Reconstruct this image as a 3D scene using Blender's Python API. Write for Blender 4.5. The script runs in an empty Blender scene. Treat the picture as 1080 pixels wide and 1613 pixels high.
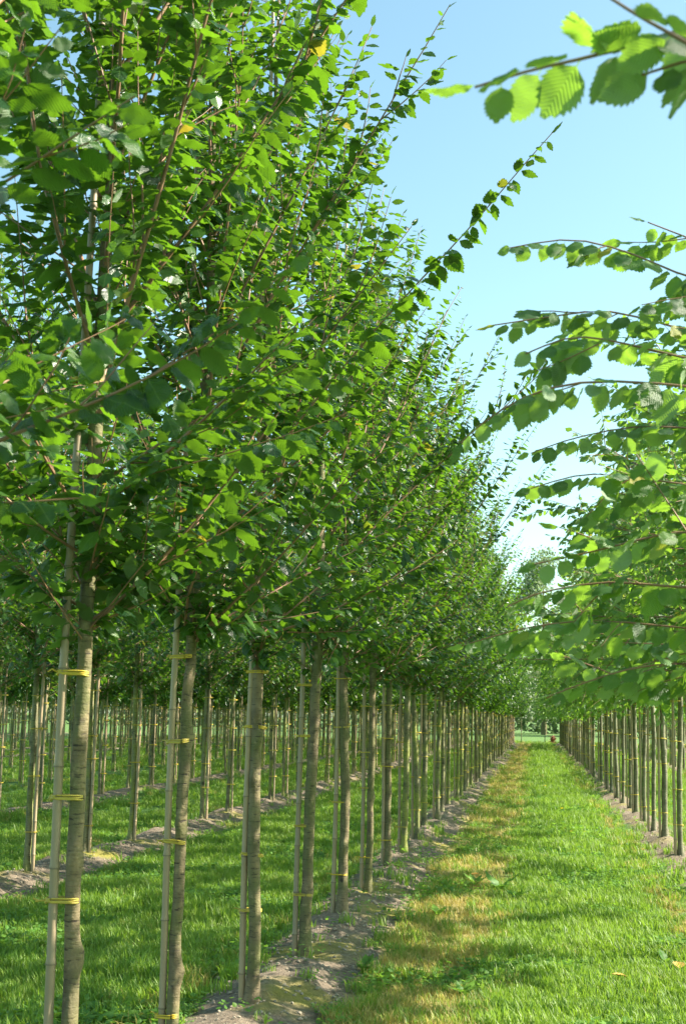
import bpy, math, random
import numpy as np
from mathutils import Vector, Matrix, noise

S = bpy.context.scene
COL = S.collection
RNG = np.random.default_rng(7)
random.seed(7)

# ------------------------------------------------------------------ camera
EYE = 1.6
F_PX = 2050.0
cam_d = bpy.data.cameras.new("camera")
cam = bpy.data.objects.new("camera", cam_d)
COL.objects.link(cam)
S.camera = cam
yc = Vector((842 - 540, -(1135 - 806.5), -F_PX)).normalized()
zc = Vector((250, (F_PX ** 2 + 302 * 250) / 328.5, -F_PX)).normalized()
zc = (zc - yc * zc.dot(yc)).normalized()
xc = yc.cross(zc)
cam.matrix_world = Matrix.Translation((0, 0, EYE)) @ Matrix((xc, yc, zc)).to_4x4()
cam_d.sensor_fit = 'VERTICAL'
cam_d.sensor_height = 23.6
cam_d.lens = F_PX / 1613 * 23.6
cam_d.clip_start = 0.05
cam_d.clip_end = 3000
cam_d.dof.use_dof = True
cam_d.dof.focus_distance = 8.5
cam_d.dof.aperture_fstop = 6.3

# ------------------------------------------------------------------ light
SUN_EL, SUN_AZ = math.radians(38), math.radians(12)      # azimuth from +X towards +Y
sd = Vector((math.cos(SUN_EL) * math.cos(SUN_AZ), math.cos(SUN_EL) * math.sin(SUN_AZ), math.sin(SUN_EL)))
world = bpy.data.worlds.new("World")
S.world = world
world.use_nodes = True
wn = world.node_tree.nodes
wn.clear()
sky = wn.new("ShaderNodeTexSky")
sky.sky_type = 'NISHITA'
sky.sun_disc = False
sky.sun_elevation = SUN_EL
sky.sun_rotation = math.pi / 2 - SUN_AZ
sky.air_density = 1.0
sky.dust_density = 1.2
sky.ozone_density = 1.0
bg = wn.new("ShaderNodeBackground")
bg.inputs['Strength'].default_value = 0.074
out = wn.new("ShaderNodeOutputWorld")
tint = wn.new("ShaderNodeMix")
tint.data_type = 'RGBA'; tint.blend_type = 'MULTIPLY'
tint.inputs[0].default_value = 1
tint.inputs[7].default_value = (1.34, 1.58, 1.32, 1)
world.node_tree.links.new(sky.outputs[0], tint.inputs[6])
world.node_tree.links.new(tint.outputs[2], bg.inputs[0])
world.node_tree.links.new(bg.outputs[0], out.inputs[0])
sun_d = bpy.data.lights.new("sun", 'SUN')
sun_d.energy = 5.0
sun_d.angle = math.radians(0.5)
sun_d.color = (1.0, 0.91, 0.76)
sun = bpy.data.objects.new("sun", sun_d)
sun.rotation_euler = sd.to_track_quat('Z', 'Y').to_euler()
COL.objects.link(sun)
S.view_settings.view_transform = 'Standard'
S.view_settings.look = 'None'
S.view_settings.exposure = 1.6
S.view_settings.gamma = 1
S.view_settings.use_curve_mapping = False
S.render.engine = 'CYCLES'
S.cycles.max_bounces = 7
S.cycles.diffuse_bounces = 4
S.cycles.glossy_bounces = 2
S.cycles.transmission_bounces = 4
S.cycles.transparent_max_bounces = 4
S.cycles.sample_clamp_indirect = 6

# ------------------------------------------------------------------ node helpers
class NT:
    def __init__(s, name):
        s.m = bpy.data.materials.new(name)
        s.m.use_nodes = True
        s.t = s.m.node_tree
        s.t.nodes.clear()
    def n(s, typ, **kw):
        nd = s.t.nodes.new(typ)
        for k, v in kw.items():
            if k.startswith('i_'):
                key = k[2:]
                key = int(key) if key.isdigit() else key.replace('_', ' ')
                s.put(v, nd.inputs[key])
            else:
                setattr(nd, k, v)
        return nd
    def put(s, v, sock):
        if isinstance(v, bpy.types.NodeSocket):
            s.t.links.new(v, sock)
        elif isinstance(v, bpy.types.Node):
            s.t.links.new(v.outputs[0], sock)
        else:
            if isinstance(v, tuple) and len(v) == 3 and sock.type == 'RGBA':
                v = (*v, 1)
            sock.default_value = v
    def math(s, op, a, b=None, clamp=False):
        nd = s.t.nodes.new('ShaderNodeMath')
        nd.operation = op
        nd.use_clamp = clamp
        s.put(a, nd.inputs[0])
        if b is not None:
            s.put(b, nd.inputs[1])
        return nd.outputs[0]
    def mix(s, f, a, b):
        nd = s.t.nodes.new('ShaderNodeMix')
        nd.data_type = 'RGBA'
        s.put(f, nd.inputs[0]); s.put(a, nd.inputs[6]); s.put(b, nd.inputs[7])
        return nd.outputs[2]
    def ramp(s, f, stops):
        nd = s.t.nodes.new('ShaderNodeValToRGB')
        s.put(f, nd.inputs[0])
        e = nd.color_ramp.elements
        while len(e) < len(stops):
            e.new(0.5)
        for q, (p, c) in zip(e, stops):
            q.position = p
            q.color = (*c, 1) if len(c) == 3 else c
        return nd.outputs[0]
    def noise(s, vec, scale, detail=3, rough=0.55):
        nd = s.t.nodes.new('ShaderNodeTexNoise')
        s.put(vec, nd.inputs['Vector'])
        nd.inputs['Scale'].default_value = scale
        nd.inputs['Detail'].default_value = detail
        nd.inputs['Roughness'].default_value = rough
        return nd.outputs[0]
    def sep(s, vec):
        nd = s.t.nodes.new('ShaderNodeSeparateXYZ')
        s.put(vec, nd.inputs[0])
        return nd.outputs
    def comb(s, x, y, z):
        nd = s.t.nodes.new('ShaderNodeCombineXYZ')
        s.put(x, nd.inputs[0]); s.put(y, nd.inputs[1]); s.put(z, nd.inputs[2])
        return nd.outputs[0]
    def attr(s, name):
        nd = s.t.nodes.new('ShaderNodeAttribute')
        nd.attribute_name = name
        return nd
    def bump(s, h, strength, dist):
        nd = s.t.nodes.new('ShaderNodeBump')
        s.put(h, nd.inputs['Height'])
        nd.inputs['Strength'].default_value = strength
        nd.inputs['Distance'].default_value = dist
        return nd.outputs[0]
    def finish(s, sh):
        o = s.t.nodes.new('ShaderNodeOutputMaterial')
        s.t.links.new(sh, o.inputs[0])
        return s.m

def leaf_material(name, dark, mid, light, trans, back, rough=0.38, tmix=0.38, veins=36.0):
    t = NT(name)
    var = t.math('FRACT', t.math('ADD', t.attr('var').outputs['Fac'], t.n('ShaderNodeObjectInfo').outputs['Random']))
    uv = t.sep(t.n('ShaderNodeUVMap').outputs[0])
    av = t.math('ABSOLUTE', t.math('SUBTRACT', uv[1], 0.5))
    col = t.ramp(var, [(0.0, dark), (0.45, mid), (0.93, light), (0.993, light), (0.998, (0.55, 0.40, 0.03))])
    trc = t.ramp(var, [(0.0, tuple(c * .75 for c in trans)), (0.5, trans), (0.993, tuple(min(1, c * 1.25) for c in trans)), (0.998, (0.7, 0.5, 0.05))])
    vein = t.math('SINE', t.math('MULTIPLY', t.math('SUBTRACT', uv[0], t.math('MULTIPLY', av, 0.75)), veins * 2))
    mid_line = t.math('SUBTRACT', 1.0, t.math('MULTIPLY', av, 28.0), clamp=True)
    blotch = t.noise(t.n('ShaderNodeTexCoord').outputs['Object'], 60, 2)
    col = t.mix(t.math('MULTIPLY', mid_line, 0.5), col, (0.20, 0.30, 0.08))
    col = t.mix(t.math('MULTIPLY', blotch, 0.25), col, dark)
    bf = t.n('ShaderNodeNewGeometry').outputs['Backfacing']
    col = t.mix(bf, col, back)
    vf = t.math('MULTIPLY', t.math('ADD', vein, 1.0), 0.5)
    trc = t.mix(t.math('MULTIPLY', vf, 0.13), trc, tuple(c * 0.55 for c in trans))
    bmp = t.bump(t.math('ADD', vf, t.math('MULTIPLY', blotch, 0.8)), 0.55, 0.0016)
    p = t.n('ShaderNodeBsdfPrincipled', i_Base_Color=col, i_Roughness=t.math('ADD', rough, t.math('MULTIPLY', bf, 0.25)), i_Normal=bmp)
    p.inputs['Specular IOR Level'].default_value = 0.5
    tr = t.n('ShaderNodeBsdfTranslucent', i_Color=trc, i_Normal=bmp)
    mx = t.n('ShaderNodeMixShader', i_0=tmix, i_1=p, i_2=tr)
    return t.finish(mx.outputs[0])

M = {}
M['leaf_l'] = leaf_material('hornbeam_leaf', (0.008, 0.032, 0.015), (0.018, 0.062, 0.020), (0.065, 0.145, 0.020),
                            (0.20, 0.43, 0.015), (0.08, 0.145, 0.055), rough=0.27, tmix=0.32)
M['leaf_r'] = leaf_material('broad_leaf', (0.030, 0.09, 0.032), (0.070, 0.17, 0.045), (0.13, 0.24, 0.05),
                            (0.30, 0.54, 0.035), (0.32, 0.43, 0.28), rough=0.45, tmix=0.42)
M['leaf_s'] = leaf_material('weed_leaf', (0.06, 0.17, 0.02), (0.10, 0.25, 0.03), (0.17, 0.32, 0.04),
                            (0.30, 0.55, 0.05), (0.12, 0.24, 0.07), rough=0.5, tmix=0.4)
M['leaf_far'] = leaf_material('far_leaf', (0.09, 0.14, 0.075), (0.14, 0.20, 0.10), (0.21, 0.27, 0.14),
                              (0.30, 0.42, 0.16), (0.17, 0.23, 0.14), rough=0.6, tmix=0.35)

def bark_material(name, base, dark, moss, moss_amt, lent=1.0):
    t = NT(name)
    pos = t.n('ShaderNodeTexCoord').outputs['Object']
    x = t.sep(pos)
    rnd = t.n('ShaderNodeObjectInfo').outputs['Random']
    shift = t.comb(t.math('MULTIPLY', rnd, 31.0), t.math('MULTIPLY', rnd, 17.0), t.math('MULTIPLY', rnd, 23.0))
    va = t.n('ShaderNodeVectorMath', operation='ADD', i_0=pos, i_1=shift).outputs[0]
    sx = t.sep(va)
    flat = t.comb(t.math('MULTIPLY', sx[0], 0.35), t.math('MULTIPLY', sx[1], 0.35), t.math('MULTIPLY', sx[2], 2.2))
    n1 = t.noise(va, 9, 4)
    n2 = t.noise(flat, 55, 3, 0.6)
    n3 = t.noise(va, 4.0, 3)
    col = t.mix(t.math('MULTIPLY', t.math('SUBTRACT', n1, 0.42, clamp=True), 4.0, clamp=True), base, tuple(c * 0.48 for c in base))
    mo = t.math('MULTIPLY', t.math('SUBTRACT', n3, 0.60 - moss_amt, clamp=True), 5.0, clamp=True)
    col = t.mix(t.math('MULTIPLY', mo, 0.85), col, moss)
    lich = t.math('MULTIPLY', t.math('SUBTRACT', t.noise(va, 22, 4, .65), 0.56, clamp=True), 7.0, clamp=True)
    col = t.mix(t.math('MULTIPLY', lich, 0.55), col, tuple(min(1, c * 1.7) for c in base))
    scar = t.math('MULTIPLY', t.math('SUBTRACT', t.noise(va, 11, 1, .4), 0.70, clamp=True), 14.0, clamp=True)
    col = t.mix(scar, col, dark)
    le = t.math('MULTIPLY', t.math('SUBTRACT', n2, 0.57, clamp=True), 9.0 * lent, clamp=True)
    col = t.mix(le, col, dark)
    h = t.math('ADD', t.math('MULTIPLY', n2, -0.6), t.math('MULTIPLY', t.noise(va, 90, 3), 0.5))
    p = t.n('ShaderNodeBsdfPrincipled', i_Base_Color=col, i_Roughness=0.75, i_Normal=t.bump(h, 1.0, 0.006))
    return t.finish(p.outputs[0])

M['bark'] = bark_material('grey_bark', (0.215, 0.165, 0.09), (0.035, 0.025, 0.016), (0.12, 0.13, 0.04), 0.20)
M['bark_moss'] = bark_material('mossy_bark', (0.20, 0.19, 0.10), (0.05, 0.05, 0.025), (0.25, 0.28, 0.05), 0.16)
M['bark_r'] = bark_material('smooth_green_grey_bark', (0.20, 0.19, 0.115), (0.055, 0.05, 0.03), (0.13, 0.16, 0.06), 0.08)
t = NT('reddish_shoot')
p_ = t.n('ShaderNodeTexCoord').outputs['Object']
c_ = t.mix(t.noise(p_, 14, 3), (0.19, 0.085, 0.045), (0.34, 0.21, 0.12))
M['twig'] = t.finish(t.n('ShaderNodeBsdfPrincipled', i_Base_Color=c_, i_Roughness=0.55).outputs[0])

t = NT('bamboo_cane')
p_ = t.n('ShaderNodeTexCoord').outputs['Object']
q = t.sep(p_)
str_ = t.comb(t.math('MULTIPLY', q[0], 1.0), t.math('MULTIPLY', q[1], 1.0), t.math('MULTIPLY', q[2], 0.05))
rnd = t.n('ShaderNodeObjectInfo').outputs['Random']
base = t.mix(rnd, (0.48, 0.345, 0.205), (0.35, 0.265, 0.17))
c_ = t.mix(t.math('MULTIPLY', t.noise(str_, 130, 3), 0.7), base, (0.24, 0.20, 0.14))
c_ = t.mix(t.math('MULTIPLY', t.math('SUBTRACT', t.noise(p_, 5, 4), 0.52, clamp=True), 2.5, clamp=True), c_, (0.20, 0.18, 0.11))
M['cane'] = t.finish(t.n('ShaderNodeBsdfPrincipled', i_Base_Color=c_, i_Roughness=0.5, i_Normal=t.bump(t.noise(str_, 160, 2), 0.35, 0.002)).outputs[0])

def flat_material(name, c, rough=0.5, noise_to=None, scale=20):
    t = NT(name)
    if noise_to:
        c = t.mix(t.noise(t.n('ShaderNodeTexCoord').outputs['Object'], scale, 3), c, noise_to)
    return t.finish(t.n('ShaderNodeBsdfPrincipled', i_Base_Color=c, i_Roughness=rough).outputs[0])
t = NT('yellow_tie_band')
c_ = t.mix(t.n('ShaderNodeObjectInfo').outputs['Random'], (0.72, 0.50, 0.02), (0.55, 0.44, 0.08))
c_ = t.mix(t.math('MULTIPLY', t.noise(t.n('ShaderNodeTexCoord').outputs['Object'], 70, 3), 0.6), c_, (0.34, 0.26, 0.05))
M['tie'] = t.finish(t.n('ShaderNodeBsdfPrincipled', i_Base_Color=c_, i_Roughness=0.5).outputs[0])
M['node'] = flat_material('cane_node', (0.20, 0.16, 0.10), 0.6)

def grass_material(name, a, b, c, trans):
    t = NT(name)
    g = t.n('ShaderNodeNewGeometry').outputs['Position']
    n1 = t.noise(g, 1.3, 3)
    n2 = t.noise(g, 17, 2)
    col = t.ramp(n2, [(0.30, a), (0.52, b), (0.72, c)])
    col = t.mix(t.math('MULTIPLY', t.math('SUBTRACT', n1, 0.45, clamp=True), 3.0, clamp=True), col, c)
    p = t.n('ShaderNodeBsdfPrincipled', i_Base_Color=col, i_Roughness=0.52)
    tr = t.n('ShaderNodeBsdfTranslucent', i_Color=t.mix(n2, trans, tuple(x * 0.7 for x in trans)))
    return t.finish(t.n('ShaderNodeMixShader', i_0=0.42, i_1=p, i_2=tr).outputs[0])
M['grass'] = grass_material('green_blade', (0.06, 0.15, 0.014), (0.13, 0.25, 0.028), (0.27, 0.36, 0.06), (0.34, 0.55, 0.045))
M['dry'] = grass_material('straw_blade', (0.36, 0.28, 0.07), (0.52, 0.42, 0.13), (0.40, 0.38, 0.09), (0.60, 0.52, 0.13))

t = NT('ground_soil_and_turf')
g = t.n('ShaderNodeNewGeometry').outputs['Position']
soil_a = t.attr('soil').outputs['Fac']
dry_a = t.attr('dry').outputs['Fac']
nf = t.noise(g, 30, 5, 0.65)
nm = t.noise(g, 5, 4)
nl = t.noise(g, 1.1, 3)
soil = t.ramp(nf, [(0.25, (0.09, 0.068, 0.046)), (0.5, (0.20, 0.155, 0.11)), (0.78, (0.34, 0.275, 0.20))])
moss = t.mix(nf, (0.17, 0.17, 0.035), (0.36, 0.31, 0.05))
soil = t.mix(t.math('MULTIPLY', t.math('SUBTRACT', nl, 0.53, clamp=True), 7.0, clamp=True), soil, moss)
turf = t.mix(nm, (0.035, 0.10, 0.015), (0.085, 0.20, 0.025))
turf = t.mix(t.math('MULTIPLY', t.math('SUBTRACT', nf, 0.45, clamp=True), 2.0, clamp=True), turf, (0.13, 0.26, 0.04))
dryc = t.mix(nf, (0.20, 0.17, 0.06), (0.42, 0.36, 0.13))
fd = t.math('MULTIPLY', t.math('SUBTRACT', t.math('ADD', dry_a, t.math('MULTIPLY', nm, 0.8)), 0.75), 3.0, clamp=True)
col = t.mix(fd, turf, dryc)
fs = t.math('MULTIPLY', t.math('SUBTRACT', t.math('ADD', soil_a, t.math('MULTIPLY', nm, 0.7)), 0.83), 5.0, clamp=True)
col = t.mix(fs, col, soil)
hb = t.math('ADD', t.math('MULTIPLY', nf, 0.6), t.math('MULTIPLY', t.noise(g, 90, 4, 0.7), 0.5))
M['ground'] = t.finish(t.n('ShaderNodeBsdfPrincipled', i_Base_Color=col, i_Roughness=0.95, i_Normal=t.bump(hb, 1.0, 0.03)).outputs[0])
M['clod'] = flat_material('dry_clod', (0.40, 0.34, 0.26), 0.95, (0.22, 0.18, 0.13), 30)

# ------------------------------------------------------------------ mesh helpers
class MB:
    """collects polygons of any size with uv, var and material index"""
    def __init__(s):
        s.v, s.uv, s.var, s.f, s.nv = [], [], [], [], 0
    def add(s, v, faces, uv=None, var=None, mat=0):
        v = np.asarray(v, np.float32).reshape(-1, 3)
        n = len(v)
        s.v.append(v)
        s.uv.append(np.zeros((n, 2), np.float32) if uv is None else np.asarray(uv, np.float32).reshape(-1, 2))
        s.var.append(np.zeros(n, np.float32) if var is None else np.asarray(var, np.float32).reshape(-1))
        f = np.asarray(faces, np.int32)
        s.f.append((f + s.nv, mat))
        s.nv += n
    def mesh(s, name, mats, smooth=True):
        me = bpy.data.meshes.new(name)
        V = np.concatenate(s.v); U = np.concatenate(s.uv); A = np.concatenate(s.var)
        me.vertices.add(len(V))
        me.vertices.foreach_set('co', V.ravel())
        loops = np.concatenate([f.ravel() for f, _ in s.f])
        tot = np.concatenate([np.full(len(f), f.shape[1], np.int32) for f, _ in s.f])
        mi = np.concatenate([np.full(len(f), m, np.int32) for f, m in s.f])
        me.loops.add(len(loops))
        me.loops.foreach_set('vertex_index', loops)
        me.polygons.add(len(tot))
        st = np.zeros(len(tot), np.int32); st[1:] = np.cumsum(tot)[:-1]
        me.polygons.foreach_set('loop_start', st)
        me.polygons.foreach_set('loop_total', tot)
        me.polygons.foreach_set('material_index', mi)
        me.polygons.foreach_set('use_smooth', np.full(len(tot), smooth))
        uvl = me.uv_layers.new(name='UVMap')
        uvl.data.foreach_set('uv', U[loops].ravel())
        at = me.attributes.new('var', 'FLOAT', 'POINT')
        at.data.foreach_set('value', A)
        for m in (mats if isinstance(mats, (list, tuple)) else [mats]):
            me.materials.append(m)
        me.update(calc_edges=True)
        return me

def obj(name, me, parent=None, kind=None, loc=None):
    o = bpy.data.objects.new(name, me)
    COL.objects.link(o)
    if parent is not None:
        o.parent = parent
    if kind:
        o['kind'] = kind
    if loc is not None:
        o.location = loc
    return o

def thing(name, label, cat, loc=(0, 0, 0), group=None, data=None):
    o = bpy.data.objects.new(name, data)
    COL.objects.link(o)
    o.location = loc
    if data is None:
        o.empty_display_size = 0.2
    o['label'] = label
    o['category'] = cat
    if group:
        o['group'] = group
    return o

def norm(a):
    a = np.asarray(a, float)
    return a / (np.linalg.norm(a, axis=-1, keepdims=True) + 1e-9)

def tube(mb, pts, rad, sides=6, mat=0, cap=True):
    P = np.asarray(pts, float); n = len(P)
    R = np.broadcast_to(np.asarray(rad, float), (n,)) if np.ndim(rad) < 2 else np.asarray(rad)
    T = np.gradient(P, axis=0); T = norm(T)
    ref = np.array([1., 0, 0]) if abs(T[0][0]) < 0.8 else np.array([0, 1., 0])
    a = norm(np.cross(T, ref)); b = np.cross(T, a)
    ang = np.arange(sides) / sides * 2 * math.pi
    if R.ndim == 1:
        R = R[:, None] * np.ones(sides)
    V = P[:, None] + R[..., None] * (np.cos(ang)[None, :, None] * a[:, None] + np.sin(ang)[None, :, None] * b[:, None])
    i = np.arange(n - 1)[:, None] * sides; j = np.arange(sides)[None]; k = (j + 1) % sides
    F = np.stack([i + j, i + k, i + sides + k, i + sides + j], -1).reshape(-1, 4)
    mb.add(V.reshape(-1, 3), F, mat=mat)
    if cap:
        mb.add(V[-1], np.arange(sides)[None], mat=mat)

# ------------------------------------------------------------------ leaves
def leaf_template(kind, lod, seed=0):
    """unit leaf: along +Y, normal +Z; returns verts, list of (faces), uv"""
    r = random.Random(seed * 13 + lod)
    wid = {'l': 0.275, 'r': 0.37, 'w': 0.30}[kind] * r.uniform(.86, 1.12)
    N = {0: 9, 1: 5, 2: 3}[lod] if lod < 3 else 1
    drop = r.uniform(0.15, 0.50) if kind == 'l' else r.uniform(.05, .35)
    fold = r.uniform(-0.30, -0.08) if kind == 'l' else r.uniform(-0.22, 0.12)
    wav = r.uniform(0.012, 0.045)
    if lod == 3:
        V = [(0, 0, 0), (wid * .95, .42, fold * wid), (0, 1, -drop), (-wid * .95, .42, fold * wid)]
        U = [(0, .5), (.42, .95), (1, .5), (.42, .05)]
        return np.array(V), np.array([[0, 1, 2], [0, 2, 3]]), np.array(U)
    def half(t):
        if kind == 'r':
            w = math.sin(math.pi * min(1, t * 0.94 + 0.06) ** 0.85) ** 0.75
        else:
            w = math.sin(math.pi * min(1, t * 0.96 + 0.04) ** 0.80) ** 0.85
        if t > 0.8:
            w *= 1 - (0.6 if kind == 'l' else 0.45) * (t - 0.8) / 0.2
        return wid * max(w, 0.0)
    def z(t, x):
        return -drop * t * t + fold * abs(x) - 0.35 * x * x + wav * math.sin(t * 14 + x * 9)
    V, U, F = [], [], []
    for i in range(N + 1):
        t = i / N
        V.append((0, t, z(t, 0))); U.append((t, 0.5))
    for sgn in (1, -1):
        first = len(V)
        for i in range(N + 1):
            t = i / N
            w = half(t) if 0 < i < N else 0.012
            V.append((sgn * w * 0.93, t - 0.015, z(t, w))); U.append((t, 0.5 + sgn * 0.47 * w / wid))
        teeth = None
        if lod < 2:
            teeth = len(V)
            for i in range(N):
                t = (i + 0.62) / N
                w = half(t) * (1.10 if lod == 0 else 1.06) + 0.004
                V.append((sgn * w, t + 0.35 / N, z(t, w) - 0.008)); U.append((t, 0.5 + sgn * 0.5 * w / wid))
        for i in range(N):
            m0, m1, e0, e1 = i, i + 1, first + i, first + i + 1
            poly = [(m0, e0, m1), (m1, e0, e1)]
            if teeth is not None:
                poly.append((e0, teeth + i, e1))
            for p in poly:
                F.append(p if sgn > 0 else p[::-1])
    if lod == 0:   # stalk
        b = len(V)
        V += [(0.012, 0, 0), (-0.012, 0, 0), (-0.010, -0.13, 0.02), (0.010, -0.13, 0.02)]
        U += [(0, .5)] * 4
        F += [(b, b + 1, b + 2), (b, b + 2, b + 3)]
    return np.array(V, float), np.array(F), np.array(U, float)

TPL = {(k, l): [leaf_template(k, l, s) for s in range(7)] for k in 'lrw' for l in range(4)}

def frames(along, nrm):
    y = norm(along)
    x = norm(np.cross(y, nrm))
    zz = np.cross(x, y)
    return x, y, zz

def add_leaves(mb, L, kind, lod, mat=0, scale=1.0):
    """L: dict of arrays p, along, nrm, size, var"""
    n = len(L['p'])
    if n == 0:
        return
    x, y, zz = frames(L['along'], L['nrm'])
    which = (np.arange(n) * 7 + (L['var'] * 1000).astype(int)) % 7
    for s in range(7):
        m = which == s
        if not m.any():
            continue
        V, F, U = TPL[(kind, lod)][s]
        k = m.sum()
        P = L['p'][m][:, None] + (L['size'][m] * scale)[:, None, None] * (
            V[None, :, 0:1] * x[m][:, None] + V[None, :, 1:2] * y[m][:, None] + V[None, :, 2:3] * zz[m][:, None])
        FF = (F[None] + (np.arange(k) * len(V))[:, None, None]).reshape(-1, F.shape[1])
        mb.add(P.reshape(-1, 3), FF, np.tile(U, (k, 1)), np.repeat(L['var'][m], len(V)), mat)

def sub(L, idx):
    return {k: v[idx] for k, v in L.items()}

def cat_leaves(lst):
    return {k: np.concatenate([l[k] for l in lst]) for k in lst[0]}

# ------------------------------------------------------------------ tree growth
def curve(p0, d0, length, seg, up=0.0, jit=0.03, r=None, bend=None):
    pts = [np.array(p0, float)]
    d = norm(d0)
    for i in range(seg):
        d = norm(d + np.array([0, 0, up / seg]) + (0 if bend is None else bend / seg) + r.normal(0, jit, 3))
        pts.append(pts[-1] + d * length / seg)
    return np.array(pts)

def resample(P, step, start):
    seg = np.linalg.norm(np.diff(P, axis=0), axis=1)
    s = np.concatenate([[0], np.cumsum(seg)])
    q = np.arange(start, s[-1] + 1e-6, step)
    if len(q) == 0:
        return np.zeros((0, 3)), np.zeros((0, 3)), q
    X = np.stack([np.interp(q, s, P[:, i]) for i in range(3)], 1)
    T = norm(np.stack([np.interp(q + .01, s, P[:, i]) - np.interp(q - .01, s, P[:, i]) for i in range(3)], 1))
    return X, T, s[-1]

def leaves_on(P, step, start, size, r, kind, flat=None):
    X, T, tot = resample(P, step, start)
    n = len(X)
    if n == 0:
        return None
    up = np.array([0, 0, 1.])
    if flat is None:
        az = r.uniform(0, 2 * math.pi)
        fl = np.array([math.cos(az), math.sin(az), 0])
    else:
        fl = flat
    side = norm(np.cross(T, norm(np.cross(T, fl)) + 1e-6))
    hz = norm(np.cross(T, up) + 1e-4)
    w = np.abs(T[:, 2:3])
    side = norm(side * w + hz * (1.15 - w))
    alt = np.where(np.arange(n) % 2 == 0, 1., -1.)[:, None]
    if kind == 'l':
        az2 = r.uniform(0, 2 * math.pi, n)
        rndh = np.stack([np.cos(az2), np.sin(az2), np.zeros(n)], 1)
        along = side * alt * 0.85 + T * 0.45 + rndh * 0.22 + r.normal(0, .12, (n, 3)) - up * r.uniform(-.1, .55, n)[:, None]
        nrm = up[None] + r.normal(0, .36, (n, 3)) + side * alt * 0.35
    else:
        along = side * alt * 0.62 + T * 0.45 - up * r.uniform(0.1, 0.9, n)[:, None] + r.normal(0, .15, (n, 3))
        nrm = up[None] * 0.9 + r.normal(0, .42, (n, 3)) + side * alt * 0.35
    tt = np.arange(n) / max(n - 1, 1)
    sz = size * r.uniform(0.72, 1.15, n) * (1 - (0.5 if kind == 'l' else 0.35) * np.clip((tt - 0.75) / 0.25, 0, 1))
    along[-1] = T[-1] + r.normal(0, .15, 3)
    return dict(p=X + norm(along) * 0.012, along=along, nrm=nrm, size=sz, var=r.uniform(0, 1, n))

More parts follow.
